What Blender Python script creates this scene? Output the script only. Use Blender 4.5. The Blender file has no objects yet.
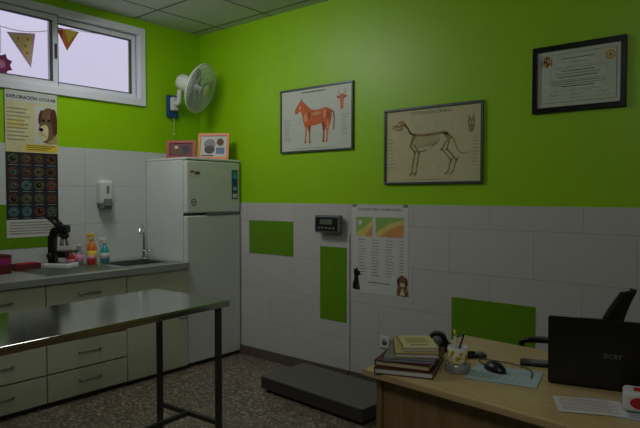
import bpy,bmesh,math,random
from mathutils import Vector,Matrix
random.seed(7)
R=math.radians
SC=bpy.context.scene
C=SC.collection
SC.view_settings.view_transform='Standard'
SC.view_settings.look='None'
# ---------------------------------------------------------------- materials
def lin(c):
    c=c/255.0
    return c/12.92 if c<=.04045 else ((c+.055)/1.055)**2.4
def col(c,k=1): return (lin(c[0])*k,lin(c[1])*k,lin(c[2])*k,1)
def mat(name,c,rough=.5,metal=0,spec=.5,var=.08,scale=12,bump=0,stretch=None):
    m=bpy.data.materials.new(name); m.use_nodes=True
    nt=m.node_tree; b=nt.nodes['Principled BSDF']
    tc=nt.nodes.new('ShaderNodeTexCoord'); n=nt.nodes.new('ShaderNodeTexNoise')
    n.inputs['Scale'].default_value=scale; n.inputs['Detail'].default_value=3
    if stretch:
        mp=nt.nodes.new('ShaderNodeMapping'); mp.inputs['Scale'].default_value=stretch
        nt.links.new(tc.outputs['Object'],mp.inputs[0]); nt.links.new(mp.outputs[0],n.inputs['Vector'])
    else: nt.links.new(tc.outputs['Object'],n.inputs['Vector'])
    r=nt.nodes.new('ShaderNodeValToRGB')
    r.color_ramp.elements[0].position=.3; r.color_ramp.elements[1].position=.7
    r.color_ramp.elements[0].color=col(c,1-var); r.color_ramp.elements[1].color=col(c,1+var)
    nt.links.new(n.outputs['Fac'],r.inputs['Fac']); nt.links.new(r.outputs['Color'],b.inputs['Base Color'])
    b.inputs['Roughness'].default_value=rough; b.inputs['Metallic'].default_value=metal
    b.inputs['Specular IOR Level'].default_value=spec
    if bump:
        bp=nt.nodes.new('ShaderNodeBump'); bp.inputs['Strength'].default_value=bump; bp.inputs['Distance'].default_value=.002
        nt.links.new(n.outputs['Fac'],bp.inputs['Height']); nt.links.new(bp.outputs['Normal'],b.inputs['Normal'])
    return m
def tilemat(name,c,mortar,w,h,axes,loc,ms=.003,rough=.3,offset=0.0,spec=.5,noise=.05,bs=.25):
    m=bpy.data.materials.new(name); m.use_nodes=True
    nt=m.node_tree; b=nt.nodes['Principled BSDF']; L=nt.links.new
    tc=nt.nodes.new('ShaderNodeTexCoord'); sp=nt.nodes.new('ShaderNodeSeparateXYZ'); L(tc.outputs['Object'],sp.inputs[0])
    cb=nt.nodes.new('ShaderNodeCombineXYZ')
    for i in range(2):
        ad=nt.nodes.new('ShaderNodeMath'); ad.operation='ADD'; ad.inputs[1].default_value=loc[i]+w*40*(i==0)+h*40*(i==1)
        L(sp.outputs[axes[i]],ad.inputs[0]); L(ad.outputs[0],cb.inputs[i])
    br=nt.nodes.new('ShaderNodeTexBrick'); L(cb.outputs[0],br.inputs['Vector'])
    br.offset=offset; br.squash=1; br.offset_frequency=2
    br.inputs['Scale'].default_value=1; br.inputs['Mortar Size'].default_value=ms; br.inputs['Mortar Smooth'].default_value=.1
    br.inputs['Brick Width'].default_value=w; br.inputs['Row Height'].default_value=h; br.inputs['Bias'].default_value=0
    br.inputs['Color1'].default_value=col(c,1-noise); br.inputs['Color2'].default_value=col(c,1+noise); br.inputs['Mortar'].default_value=col(mortar)
    L(br.outputs['Color'],b.inputs['Base Color']); b.inputs['Roughness'].default_value=rough; b.inputs['Specular IOR Level'].default_value=spec
    bp=nt.nodes.new('ShaderNodeBump'); bp.inputs['Strength'].default_value=bs; bp.inputs['Distance'].default_value=.001; bp.invert=True
    L(br.outputs['Fac'],bp.inputs['Height']); L(bp.outputs['Normal'],b.inputs['Normal'])
    return m
def floormat():
    m=bpy.data.materials.new('terrazzo'); m.use_nodes=True
    nt=m.node_tree; b=nt.nodes['Principled BSDF']; L=nt.links.new
    tc=nt.nodes.new('ShaderNodeTexCoord')
    v=nt.nodes.new('ShaderNodeTexVoronoi'); v.inputs['Scale'].default_value=75; L(tc.outputs['Object'],v.inputs['Vector'])
    sp=nt.nodes.new('ShaderNodeSeparateColor'); L(v.outputs['Color'],sp.inputs[0])
    r=nt.nodes.new('ShaderNodeValToRGB'); r.color_ramp.interpolation='CONSTANT'
    e=r.color_ramp.elements; e[0].position=0; e[0].color=col((108,97,86)); e[1].position=.42; e[1].color=col((132,119,106))
    for p,c in ((.6,(84,74,66)),(.74,(156,144,130)),(.86,(118,103,90)),(.95,(182,172,160))):
        x=e.new(p); x.color=col(c)
    L(sp.outputs[0],r.inputs['Fac'])
    br=nt.nodes.new('ShaderNodeTexBrick'); br.offset=0; br.inputs['Scale'].default_value=1
    br.inputs['Brick Width'].default_value=.4; br.inputs['Row Height'].default_value=.4; br.inputs['Mortar Size'].default_value=.002
    L(tc.outputs['Object'],br.inputs['Vector'])
    mx=nt.nodes.new('ShaderNodeMix'); mx.data_type='RGBA'; L(br.outputs['Fac'],mx.inputs[0]); L(r.outputs['Color'],mx.inputs[6]); mx.inputs[7].default_value=col((84,74,68))
    L(mx.outputs[2],b.inputs['Base Color']); b.inputs['Roughness'].default_value=.35
    return m
def woodmat(name,c,c2,rough=.4,stretch=(1.5,14,14)):
    m=bpy.data.materials.new(name); m.use_nodes=True
    nt=m.node_tree; b=nt.nodes['Principled BSDF']; L=nt.links.new
    tc=nt.nodes.new('ShaderNodeTexCoord'); mp=nt.nodes.new('ShaderNodeMapping'); mp.inputs['Scale'].default_value=stretch
    n=nt.nodes.new('ShaderNodeTexNoise'); n.inputs['Scale'].default_value=3; n.inputs['Detail'].default_value=6
    r=nt.nodes.new('ShaderNodeValToRGB'); r.color_ramp.elements[0].position=.35; r.color_ramp.elements[1].position=.65
    r.color_ramp.elements[0].color=col(c); r.color_ramp.elements[1].color=col(c2)
    L(tc.outputs['Object'],mp.inputs[0]); L(mp.outputs[0],n.inputs['Vector']); L(n.outputs['Fac'],r.inputs['Fac']); L(r.outputs['Color'],b.inputs['Base Color'])
    b.inputs['Roughness'].default_value=rough
    return m
def glassmat():
    m=bpy.data.materials.new('pane_glass'); m.use_nodes=True
    nt=m.node_tree; nt.nodes.clear(); L=nt.links.new
    o=nt.nodes.new('ShaderNodeOutputMaterial'); t=nt.nodes.new('ShaderNodeBsdfTransparent'); g=nt.nodes.new('ShaderNodeBsdfGlossy'); g.inputs['Roughness'].default_value=.05
    t.inputs['Color'].default_value=(.97,.97,.98,1)
    mx=nt.nodes.new('ShaderNodeMixShader'); mx.inputs[0].default_value=.05
    L(t.outputs[0],mx.inputs[1]); L(g.outputs[0],mx.inputs[2]); L(mx.outputs[0],o.inputs['Surface'])
    return m
M={}
M['green']=mat('lime_wall_paint',(150,204,2),.42,spec=.5,var=.03,scale=3)
M['greentile']=mat('green_tile',(98,146,12),.3,var=.04)
M['wtile']=tilemat('white_wall_tile',(198,198,195),(166,167,162),.555,.29,(0,2),(-.37,-.03),ms=.002,offset=.5,rough=.25,noise=.02)
M['wtileL']=tilemat('white_wall_tile_side',(206,210,210),(174,176,174),.555,.30,(1,2),(.6,-.28),ms=.002,offset=0,rough=.25,noise=.02)
M['ceil']=tilemat('ceiling_tile',(205,208,205),(120,122,120),.6,.6,(0,1),(.25,.1),ms=.011,rough=.9,spec=.1,noise=.02)
M['plain']=mat('plain_wall',(190,195,185),.7)
M['floor']=floormat()
M['base']=mat('baseboard_stone',(100,88,80),.4,var=.3,scale=60)
M['white']=mat('white_enamel',(212,216,214),.3,var=.02)
M['whitep']=mat('white_plastic',(212,214,212),.4,var=.02)
M['chan']=mat('trunking_white',(204,205,202),.4,var=.02)
M['upvc']=mat('window_white',(232,232,246),.35,var=.02)
M['gasket']=mat('gasket_dark',(52,54,60),.6)
M['glass']=glassmat()
M['dark']=mat('black_plastic',(20,20,22),.35)
M['lidm']=mat('laptop_lid_black',(15,15,17),.4)
M['logo']=mat('logo_grey',(112,114,118),.4)
M['soft']=mat('black_fabric',(16,16,18),.85,bump=.3,scale=200)
M['grey']=mat('grey_plastic',(110,112,115),.45)
M['steel']=mat('brushed_steel',(196,198,192),.14,1,var=.10,scale=4,bump=.12,stretch=(26,1.2,1))
M['steelr']=mat('sink_steel',(185,188,188),.3,1)
M['chrome']=mat('chrome',(215,217,220),.08,1)
M['leg']=mat('table_leg_steel',(80,80,77),.35,.6)
M['lam']=mat('cream_laminate',(200,203,182),.4,var=.02)
M['plinth']=mat('plinth_dark',(66,64,58),.6)
M['top']=mat('grey_worktop',(150,154,150),.3,var=.12,scale=90)
M['handlem']=mat('handle_grey',(120,122,120),.3,.8)
M['scaletop']=mat('scale_metal_top',(100,98,94),.4,.2,var=.06,scale=60)
M['scaleside']=mat('scale_side',(56,54,51),.4)
M['desk']=woodmat('light_desk_wood',(182,158,108),(200,178,130),.35)
M['deskp']=woodmat('desk_panel_wood',(130,104,70),(148,122,84),.45,(14,14,1.5))
M['paper']=mat('white_paper',(206,208,204),.6,var=.02)
M['cream']=mat('cream_paper',(196,190,146),.6,var=.05)
M['pic1']=mat('print_white',(200,206,194),.4,var=.03)
M['ink']=mat('print_ink',(74,72,66),.6)
M['inkl']=mat('print_ink_light',(138,138,128),.6)
M['alu']=mat('grey_frame',(92,100,98),.35,.5)
M['blackframe']=mat('black_frame',(14,12,12),.3)
M['orange']=mat('muscle_orange',(210,100,44),.5,var=.22,scale=70)
M['dorange']=mat('muscle_dark',(160,62,26),.5)
M['lorange']=mat('muscle_pale',(226,150,94),.5)
M['bone']=mat('bone_tan',(146,124,62),.5)
M['boned']=mat('bone_dark',(104,88,46),.5)  # darker printed brown for the title lettering and bone lines
M['bonel']=mat('bone_light',(214,206,160),.5)
M['dip']=mat('diploma_paper',(194,202,184),.5)
M['dipg']=mat('diploma_border',(118,138,112),.5)
M['gold']=mat('gold',(190,156,48),.4)
M['crest']=mat('crest_red',(130,48,38),.5)
M['red']=mat('red',(178,32,36),.45)
M['dred']=mat('dark_red',(96,20,32),.5)
M['magenta']=mat('magenta',(150,20,96),.5)
M['pink']=mat('pink',(226,150,180),.6)
M['ppink']=mat('pale_pink_cloth',(244,200,206),.7)
M['yellow']=mat('yellow',(230,200,60),.5)
M['orangep']=mat('orange_plastic',(228,124,40),.4)
M['peach']=mat('yellow_cloth',(250,226,140),.7)
M['teal']=mat('teal_plastic',(40,160,165),.3)
M['blue']=mat('blue_plastic',(30,70,130),.4)
M['navy']=mat('navy_card',(28,32,48),.5)
M['eye1']=mat('eye_brown',(88,58,44),.4,var=.5,scale=60)
M['eye2']=mat('eye_blue',(70,100,108),.4,var=.5,scale=60)
M['eye3']=mat('eye_red',(112,56,50),.4,var=.5,scale=60)
M['eye4']=mat('eye_olive',(84,86,58),.4,var=.5,scale=60)
M['fur']=mat('dog_fur',(120,92,62),.8,var=.3,scale=60)
M['lgreen']=mat('graph_green',(140,180,90),.6)
M['gyel']=mat('graph_yellow',(212,196,110),.6)
M['gor']=mat('graph_orange',(214,150,90),.6)
M['lblue']=mat('pale_blue_pad',(166,184,194),.6)
M['padp']=mat('pad_pattern',(188,198,200),.6)
M['fanw']=mat('fan_white',(222,226,220),.4,var=.02)
M['fanb']=mat('fan_blade',(170,180,176),.35)
M['brown']=mat('brown_cover',(86,46,34),.5)
M['tan']=mat('tan_cover',(176,156,106),.5)
M['clear']=mat('jar_grey',(150,156,158),.15,.3)
M['screen']=mat('lcd',(96,108,92),.2)
# ---------------------------------------------------------------- mesh builder
class MB:
    def __init__(s): s.bm=bmesh.new(); s.m=[]
    def mi(s,m):
        m=M[m] if isinstance(m,str) else m
        if m not in s.m: s.m.append(m)
        return s.m.index(m)
    def add(s,t,m,smooth=False,X=None,keep=False):
        if X is not None: bmesh.ops.transform(t,matrix=X,verts=t.verts)
        i=s.mi(m)
        for f in t.faces: f.material_index=i; f.smooth=smooth
        me=bpy.data.meshes.new('tmp'); t.to_mesh(me); t.free(); s.bm.from_mesh(me); bpy.data.meshes.remove(me)
        return s
    def box(s,c,size,m,bev=0,rot=None,seg=2):
        t=bmesh.new(); bmesh.ops.create_cube(t,size=1)
        bmesh.ops.scale(t,vec=size,verts=t.verts)
        if bev: bmesh.ops.bevel(t,geom=t.edges[:]+t.verts[:],offset=bev,segments=seg,affect='EDGES',profile=.5)
        X=Matrix.Translation(c)
        if rot is not None: X=X@rot
        return s.add(t,m,False,X)
    def cyl(s,a,b,r,m,r2=None,seg=20,smooth=True):
        a=Vector(a); b=Vector(b); d=b-a
        t=bmesh.new(); bmesh.ops.create_cone(t,cap_ends=True,segments=seg,radius1=r,radius2=r if r2 is None else r2,depth=d.length)
        X=Matrix.Translation((a+b)/2)@d.to_track_quat('Z','Y').to_matrix().to_4x4()
        bmesh.ops.transform(t,matrix=X,verts=t.verts)
        s.add(t,m,smooth); return s
    def sph(s,c,r,m,X=None,seg=20):
        t=bmesh.new(); bmesh.ops.create_uvsphere(t,u_segments=seg,v_segments=seg//2,radius=1)
        if not hasattr(r,'__len__'): r=(r,r,r)
        bmesh.ops.scale(t,vec=r,verts=t.verts)
        Y=Matrix.Translation(c)
        if X is not None: Y=Y@X
        return s.add(t,m,True,Y)
    def tube(s,pts,r,m,seg=8,closed=False):
        P=[Vector(p) for p in pts]; n=len(P); t=bmesh.new(); rings=[]; nv=None
        for i in range(n):
            if closed: d=P[(i+1)%n]-P[i-1]
            else: d=P[min(i+1,n-1)]-P[max(i-1,0)]
            d.normalize()
            if nv is None:
                nv=d.orthogonal().normalized()
            nv=(nv-d*nv.dot(d)).normalized(); bv=d.cross(nv)
            rr=r[i] if hasattr(r,'__len__') else r
            rings.append([t.verts.new(P[i]+rr*(math.cos(2*math.pi*k/seg)*nv+math.sin(2*math.pi*k/seg)*bv)) for k in range(seg)])
        for i in range(n if closed else n-1):
            A=rings[i];B=rings[(i+1)%n]
            for k in range(seg): t.faces.new((A[k],A[(k+1)%seg],B[(k+1)%seg],B[k]))
        if not closed: t.faces.new(rings[0][::-1]); t.faces.new(rings[-1])
        return s.add(t,m,True)
    def lathe(s,prof,m,o=(0,0,0),seg=28,X=None):
        t=bmesh.new(); rings=[]
        for (r,z) in prof:
            r=max(r,.0003)
            rings.append([t.verts.new((r*math.cos(2*math.pi*k/seg),r*math.sin(2*math.pi*k/seg),z)) for k in range(seg)])
        for A,B in zip(rings,rings[1:]):
            for k in range(seg): t.faces.new((A[k],A[(k+1)%seg],B[(k+1)%seg],B[k]))
        t.faces.new(rings[0][::-1]); t.faces.new(rings[-1])
        Y=Matrix.Translation(o)
        if X is not None: Y=Y@X
        return s.add(t,m,True,Y)
    def prism(s,poly,z0,z1,m,X=None,smooth=False,bev=0):
        t=bmesh.new(); A=[t.verts.new((p[0],p[1],z0)) for p in poly]; B=[t.verts.new((p[0],p[1],z1)) for p in poly]; n=len(poly)
        t.faces.new(A[::-1]); t.faces.new(B)
        for k in range(n): t.faces.new((A[k],A[(k+1)%n],B[(k+1)%n],B[k]))
        bmesh.ops.recalc_face_normals(t,faces=t.faces)
        if bev: bmesh.ops.bevel(t,geom=t.edges[:],offset=bev,segments=2,affect='EDGES')
        return s.add(t,m,smooth,X)
    def poly(s,pts,m,l=1,X=None):
        t=bmesh.new(); t.faces.new([t.verts.new((p[0],p[1],l*.0005)) for p in pts])
        t.normal_update()
        for f in t.faces:
            if f.normal.z<0: f.normal_flip()
        return s.add(t,m,False,X)
    def rect(s,x0,y0,x1,y1,m,l=1,X=None): return s.poly([(x0,y0),(x1,y0),(x1,y1),(x0,y1)],m,l,X)
    def ell(s,cx,cy,rx,ry,m,l=1,n=20,X=None): return s.poly([(cx+rx*math.cos(2*math.pi*k/n),cy+ry*math.sin(2*math.pi*k/n)) for k in range(n)],m,l,X)
    def line(s,pts,w,m,l=1,X=None):
        for a,b in zip(pts,pts[1:]):
            d=Vector((b[0]-a[0],b[1]-a[1])); 
            if d.length<1e-6: continue
            n=Vector((-d.y,d.x)).normalized()*w/2; e=d.normalized()*w/4
            s.poly([(a[0]-e.x+n.x,a[1]-e.y+n.y),(a[0]-e.x-n.x,a[1]-e.y-n.y),(b[0]+e.x-n.x,b[1]+e.y-n.y),(b[0]+e.x+n.x,b[1]+e.y+n.y)],m,l,X)
        return s
    def text(s,body,x,y,size,m,l=2,X=None,align='CENTER',bold=0):
        cu=bpy.data.curves.new('t','FONT'); cu.body=body; cu.size=size; cu.align_x=align; cu.resolution_u=2; cu.offset=bold
        ob=bpy.data.objects.new('t',cu); C.objects.link(ob); dg=bpy.context.evaluated_depsgraph_get(); dg.update()
        me=bpy.data.meshes.new_from_object(ob.evaluated_get(dg)); t=bmesh.new(); t.from_mesh(me)
        bpy.data.objects.remove(ob); bpy.data.curves.remove(cu); bpy.data.meshes.remove(me)
        bmesh.ops.translate(t,vec=(x,y,l*.0005),verts=t.verts)
        return s.add(t,m,False,X)
    def build(s,name,parent=None,loc=None,rot=None):
        me=bpy.data.meshes.new(name); s.bm.to_mesh(me); s.bm.free()
        for m in s.m: me.materials.append(m)
        o=bpy.data.objects.new(name,me); C.objects.link(o)
        if parent is not None: o.parent=parent
        if loc is not None: o.location=loc
        if rot is not None: o.rotation_euler=rot
        return o
def T(name,label,cat,loc=(0,0,0),rot=(0,0,0),group=None):
    o=bpy.data.objects.new(name,None); C.objects.link(o); o.location=loc; o.rotation_euler=rot; o.empty_display_size=.05
    o['label']=label; o['category']=cat
    if group: o['group']=group
    return o
def tag(o,label,cat,group=None):
    o['label']=label; o['category']=cat
    if group: o['group']=group
    return o
def struct(o,label,cat='wall'):
    o['kind']='structure'; o['label']=label; o['category']=cat; return o
def smooth(pts,k=6):
    P=[Vector(p) for p in pts]; out=[]
    for i in range(len(P)-1):
        p0=P[max(i-1,0)];p1=P[i];p2=P[i+1];p3=P[min(i+2,len(P)-1)]
        for j in range(k):
            t=j/k
            out.append(.5*((2*p1)+(p2-p0)*t+(2*p0-5*p1+4*p2-p3)*t*t+(3*p1-p0-3*p2+p3)*t**3))
    out.append(P[-1]); return out
WB=(R(90),0,0); WL=(R(90),0,R(90))   # hung on back wall, on left wall
H=2.9; RX=5.6; RY=-4.8
# ---------------------------------------------------------------- setting
struct(MB().box((RX/2,RY/2,-.05),(RX+.5,-RY+.5,.1),'floor').build('floor'),'grey brown speckled terrazzo floor','floor')
struct(MB().box((RX/2,RY/2,H+.05),(RX+.5,-RY+.5,.1),'ceil').build('ceiling'),'suspended ceiling of square white tiles','ceiling')
b=MB(); b.box((RX/2,.1,(H+1.341)/2),(RX+.4,.2,H-1.341),'green'); b.box((RX/2,.096,.6705),(RX,.208,1.341),'wtile')
struct(b.build('wall_back'),'lime green wall above white tiles, hung with framed posters')
wy0,wy1,wz0,wz1=-1.95,-.60,2.17,2.83
b=MB()
b.box((-.125,RY/2,(1.78+wz0)/2),(.25,-RY,wz0-1.78),'green')
b.box((-.125,RY/2,(H+wz1)/2),(.25,-RY,H-wz1),'green')
b.box((-.125,wy1/2,(wz0+wz1)/2),(.25,-wy1,wz1-wz0),'green')
b.box((-.125,(RY+wy0)/2,(wz0+wz1)/2),(.25,wy0-RY,wz1-wz0),'green')
b.box((-.121,RY/2,.89),(.258,-RY,1.78),'wtileL')
struct(b.build('wall_left'),'lime green wall with high window above tall white tiles')
struct(MB().box((RX/2,RY-.1,H/2),(RX+.4,.2,H),'plain').build('wall_front'),'plain wall behind the viewer')
struct(MB().box((RX+.1,RY/2,H/2),(.2,-RY,H),'plain').build('wall_right'),'plain wall beyond the desk')
struct(MB().box(((RX+.0)/2,-.014,.04),(RX,.012,.08),'base',.002).build('baseboard_back'),'dark stone baseboard under white tiles','baseboard')
def accent(n,x0,x1,z0,z1,left=False):
    b=MB()
    if left: b.box((.0095,(x0+x1)/2,(z0+z1)/2),(.003,x1-x0,z1-z0),'greentile',.001)
    else: b.box(((x0+x1)/2,-.0095,(z0+z1)/2),(x1-x0,.003,z1-z0),'greentile',.001)
    return b.build('trim_%d'%n)
struct(accent(1,.674,1.194,.907,1.19),'horizontal green tile beside the fridge','tile')
struct(accent(2,1.48,1.74,.44,1.01),'upright green tile under the digital display','tile')
struct(accent(3,2.61,3.16,.42,.737),'horizontal green tile behind the desk','tile')
struct(accent(4,-1.96,-1.40,1.02,1.34,True),'green tile behind the eye poster','tile')
# window
wc=(wy0+wy1)/2
w=bpy.data.objects.new('window_1',None); C.objects.link(w); w.location=(0,wc,wz0); struct(w,'high white sliding window with two sashes','window')
hw=(wy1-wy0)/2; hh=wz1-wz0
def ring(b,x0,x1,y0,y1,z0,z1,t,m,bev=.003):
    cx=(x0+x1)/2; dx=x1-x0
    b.box((cx,(y0+y1)/2,z1-t/2),(dx,y1-y0,t),m,bev); b.box((cx,(y0+y1)/2,z0+t/2),(dx,y1-y0,t),m,bev)
    b.box((cx,y0+t/2,(z0+z1)/2),(dx,t,z1-z0-2*t),m,bev); b.box((cx,y1-t/2,(z0+z1)/2),(dx,t,z1-z0-2*t),m,bev)
b=MB(); ring(b,-.08,.022,-hw,hw,0,hh,.055,'upvc'); b.box((-.03,0,.06),(.09,2*hw-.11,.012),'upvc'); b.build('window_frame',w)
for i,(y0,y1,x) in enumerate(((-hw+.055,-.07,-.018),(-.125,hw-.055,-.052))):
    b=MB(); ring(b,x-.015,x+.015,y0,y1,.055,hh-.055,.05,'upvc')
    s_=b.build('sash',w)
    b=MB(); ring(b,x-.012,x+.0165,y0+.046,y1-.046,.101,hh-.101,.007,'gasket',0); ring(b,x+.0145,x+.0165,y0+.002,y1-.002,.057,hh-.057,.004,'gasket',0); b.build('gasket',s_)
    MB().box((x,(y0+y1)/2,hh/2),(.004,y1-y0-.1,hh-.21),'glass').build('pane',s_)
b=MB(); b.box((.005,-.095,hh/2),(.014,.018,.11),'gasket',.004); b.build('latch',w)
# bunting outside the glass, tied across the reveal
bu=T('bunting','colourful party bunting hanging outside the high window','bunting',(-.16,wy1,2.78))
def LXf(y,z): return Matrix.Translation((0,y,z))@Matrix.Rotation(R(90),4,'Z')@Matrix.Rotation(R(90),4,'X')
b=MB(); cord=smooth([(0,0,0),(0,-.35,-.03),(0,-.6,-.05),(0,-.95,-.14),(0,-1.35,-.1)],6); b.tube(cord,.003,'whitep'); b.build('cord',bu)
b=MB(); X=LXf(-.945,-.16)@Matrix.Rotation(R(14),4,'Z')
b.prism([(-.11,.02),(.10,-.0),(.0,-.25)],-.001,.001,'ppink',X)
b.prism([(-.085,.0),(.075,-.01),(.0,-.2)],.001,.002,'peach',X)
for q in ((-.04,-.03),(.03,-.04),(0,-.09),(0,-.14)): b.ell(q[0],q[1],.010,.010,'orangep',5,12,X)
b.build('flag',bu)
X=LXf(-.59,-.05)
b=MB(); b.prism([(-.1,.0),(.09,.0),(-.01,-.17)],-.001,.001,'orangep',X); b.prism([(-.03,.0),(.08,.0),(.0,-.11)],.001,.002,'yellow',X); b.prism([(-.095,.0),(-.04,.0),(-.05,-.09)],.001,.002,'red',X); b.build('flag',bu)
b=MB(); X=LXf(-1.10,-.41)
pts=[((.085 if k%2 else .062)*math.cos(k*math.pi/8),(.085 if k%2 else .062)*math.sin(k*math.pi/8)) for k in range(16)]
b.prism(pts,-.004,.004,'magenta',X); b.ell(0,0,.03,.03,'pink',9,16,X); b.tube([(0,-1.10,-.33),(0,-1.10,-.13)],.002,'whitep'); b.build('rosette',bu)
# ---------------------------------------------------------------- fridge
FH=1.716
f=T('fridge','tall white two-door fridge freezer in the corner of the room','fridge',(.29,-.305,0))
def fb(x0,x1,y0,y1,z0,z1): return ((x0+x1)/2-.29,(y0+y1)/2+.305,(z0+z1)/2),(x1-x0,y1-y0,z1-z0)
b=MB(); c_,s_=fb(.01,.515,-.595,-.02,.02,FH-.02); b.box(c_,s_,'white',.006); b.build('body',f)
b=MB(); c_,s_=fb(.01,.57,-.597,-.018,FH-.022,FH); b.box(c_,s_,'white',.008); b.build('top_panel',f)
b=MB(); c_,s_=fb(.52,.57,-.595,-.02,1.26,FH-.026); b.box(c_,s_,'white',.012,seg=3); fd=b.build('freezer_door',f)
b=MB(); c_,s_=fb(.52,.57,-.595,-.02,.03,1.24); b.box(c_,s_,'white',.012,seg=3); rd=b.build('fridge_door',f)
b=MB(); c_,s_=fb(.515,.556,-.59,-.025,1.238,1.262); b.box(c_,s_,'gasket'); b.build('door_gap',f)
b=MB(); c_,s_=fb(.565,.577,-.40,-.05,1.243,1.257); b.box(c_,s_,'grey',.004); b.build('handle',rd)
X=LXf(-.22,0)@Matrix.Translation((0,0,.2812))
b=MB(); b.rect(-.045,1.56,.07,1.615,'paper',1,X); b.rect(-.035,1.59,.0,1.608,'red',2,X); b.rect(.01,1.575,.06,1.60,'ink',2,X); b.build('sticker',fd)
b=MB(); b.ell(.0,1.35,.028,.03,'ink',1,18,X); b.ell(.0,1.35,.02,.022,'paper',2,18,X); b.rect(-.012,1.345,.012,1.356,'ink',3,X); b.build('badge',fd)
for sx in (-.2,.2):
    for sy in (-.25,.25): MB().cyl((sx,sy,0),(sx,sy,.025),.02,'dark').build('foot',f)
b=MB(); b=MB(); b.box((0,0,0),(.004,.065,.25),'blue',.001)
X=LXf(0,0)@Matrix.Translation((0,0,.0018))
b.rect(-.025,.05,.025,.11,'teal',2,X); b.rect(-.025,-.115,.025,-.08,'white',2,X); b.rect(-.02,-.05,.02,-.02,'lblue',2,X)
tag(b.build('fridge_magnet',None,(.5725,-.085,1.50)),'narrow blue magnet strip on the right side of freezer door','magnet')
# photo frames on fridge
def pframe(label,loc,rz,W,Hh,fm,draw):
    t=T('photo_frame',label,'photo frame',loc,(0,0,rz))
    X=Matrix.Translation((0,0,.0))@Matrix.Rotation(R(-12),4,'X')@Matrix.Rotation(R(90),4,'X')
    b=MB(); fw=.022
    for (x,y,a,c) in ((0,fw/2,W,fw),(0,Hh-fw/2,W,fw),(-W/2+fw/2,Hh/2,fw,Hh-2*fw),(W/2-fw/2,Hh/2,fw,Hh-2*fw)):
        tt=bmesh.new(); bmesh.ops.create_cube(tt,size=1); bmesh.ops.scale(tt,vec=(a,c,.014),verts=tt.verts); bmesh.ops.translate(tt,vec=(x,y,.005),verts=tt.verts); b.add(tt,fm,False,X)
    b.build('frame',t)
    b=MB(); tt=bmesh.new(); bmesh.ops.create_cube(tt,size=1); bmesh.ops.scale(tt,vec=(W-.03,Hh-.03,.004),verts=tt.verts); bmesh.ops.translate(tt,vec=(0,Hh/2,0),verts=tt.verts); b.add(tt,'navy',False,X)
    draw(b,X@Matrix.Translation((0,0,.0025)),W-2*fw,Hh-2*fw,fw); b.build('photo',t)
    b=MB(); b.tube([(0,.045,Hh*.7),(0,.11,.004)],.005,'dark'); b.build('easel_leg',t)
    return t
def d1(b,X,w,h,o):
    b.rect(-w/2,o,w/2,o+h,'dred',1,X); b.ell(-w*.2,o+h*.5,w*.18,h*.35,'fur',2,16,X); b.ell(w*.2,o+h*.55,w*.16,h*.3,'gasket',2,16,X); b.ell(w*.02,o+h*.3,w*.1,h*.2,'ink',3,16,X); b.ell(-w*.2,o+h*.7,w*.08,h*.12,'paper',3,12,X)
def d2(b,X,w,h,o):
    b.rect(-w/2,o,w/2,o+h,'paper',1,X); b.ell(-w*.15,o+h*.6,w*.22,h*.26,'grey',2,16,X); b.ell(-w*.15,o+h*.35,w*.2,h*.2,'ink',3,16,X); b.rect(w*.1,o+h*.15,w*.42,o+h*.45,'blue',2,X); b.ell(w*.25,o+h*.7,w*.14,h*.18,'fur',2,16,X); b.rect(-w*.45,o+h*.04,w*.0,o+h*.1,'ink',2,X)
pframe('small red framed photo, lower one of two on top of the fridge',(.26,-.42,FH),R(42),.245,.165,'red',d1)
pframe('orange framed pale photo, taller one of two on top of the fridge',(.44,-.215,FH),R(36),.275,.235,'orangep',d2)
# ---------------------------------------------------------------- wall fan
fan=T('wall_fan','white oscillating fan with wire cage mounted high beside the window','fan',(0,-.33,2.2))
b=MB(); b.box((.02,0,0),(.04,.11,.2),'blue',.01); b.box((.05,0,.02),(.05,.07,.12),'whitep',.012); b.build('wall_mount',fan)
b=MB(); b.tube(smooth([(.06,0,.03),(.11,.0,.02),(.125,.0,.07),(.13,.0,.13)],5),.022,'whitep',12); b.build('arm',fan)
n=Vector((math.cos(R(22))*math.cos(R(-20)),math.sin(R(22))*math.cos(R(-20)),math.sin(R(-20))))
hc=Vector((.31,.09,.14)); Q=Matrix.Translation(hc)@n.to_track_quat('Z','Y').to_matrix().to_4x4()
b=MB(); b.lathe([(.02,-.235),(.055,-.23),(.072,-.20),(.074,-.12),(.062,-.075),(.02,-.07)],'fanw',X=Q); b.build('motor',fan)
b=MB(); b.tube([Q@Vector((0,0,-.15)),Vector((.13,.0,.12))],.02,'whitep',10); b.build('tilt_joint',fan)
def cage(sign,name):
    b=MB()
    prof=[(.045,.062),(.10,.058),(.16,.045),(.205,.02),(.215,0)]
    if sign<0: prof=[(.05,.068),(.10,.064),(.16,.05),(.205,.022),(.215,0)]
    for k in range(44):
        a=k*math.pi/22; b.tube([Q@Vector((r*math.cos(a),r*math.sin(a),sign*z)) for r,z in prof],.0021,'fanw',4)
    for r,z in prof[::2]+[prof[1]]:
        b.tube([Q@Vector((r*math.cos(q*math.pi/18),r*math.sin(q*math.pi/18),sign*z)) for q in range(36)],.003 if r>.2 else .0024,'fanw',5,True)
    if sign>0: b.lathe([(.05,.058),(.05,.064),(.03,.068),(.001,.069)],'fanw',X=Q)
    return b.build(name,fan)
cage(1,'cage_front'); cage(-1,'cage_rear')
b=MB(); b.tube([Q@Vector((.215*math.cos(q*math.pi/18),.215*math.sin(q*math.pi/18),0)) for q in range(36)],.008,'fanw',6,True); b.build('rim',fan)
b=MB(); b.lathe([(.032,-.06),(.035,.02),(.02,.035),(.001,.037)],'fanb',X=Q); b.build('hub',fan)
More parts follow.
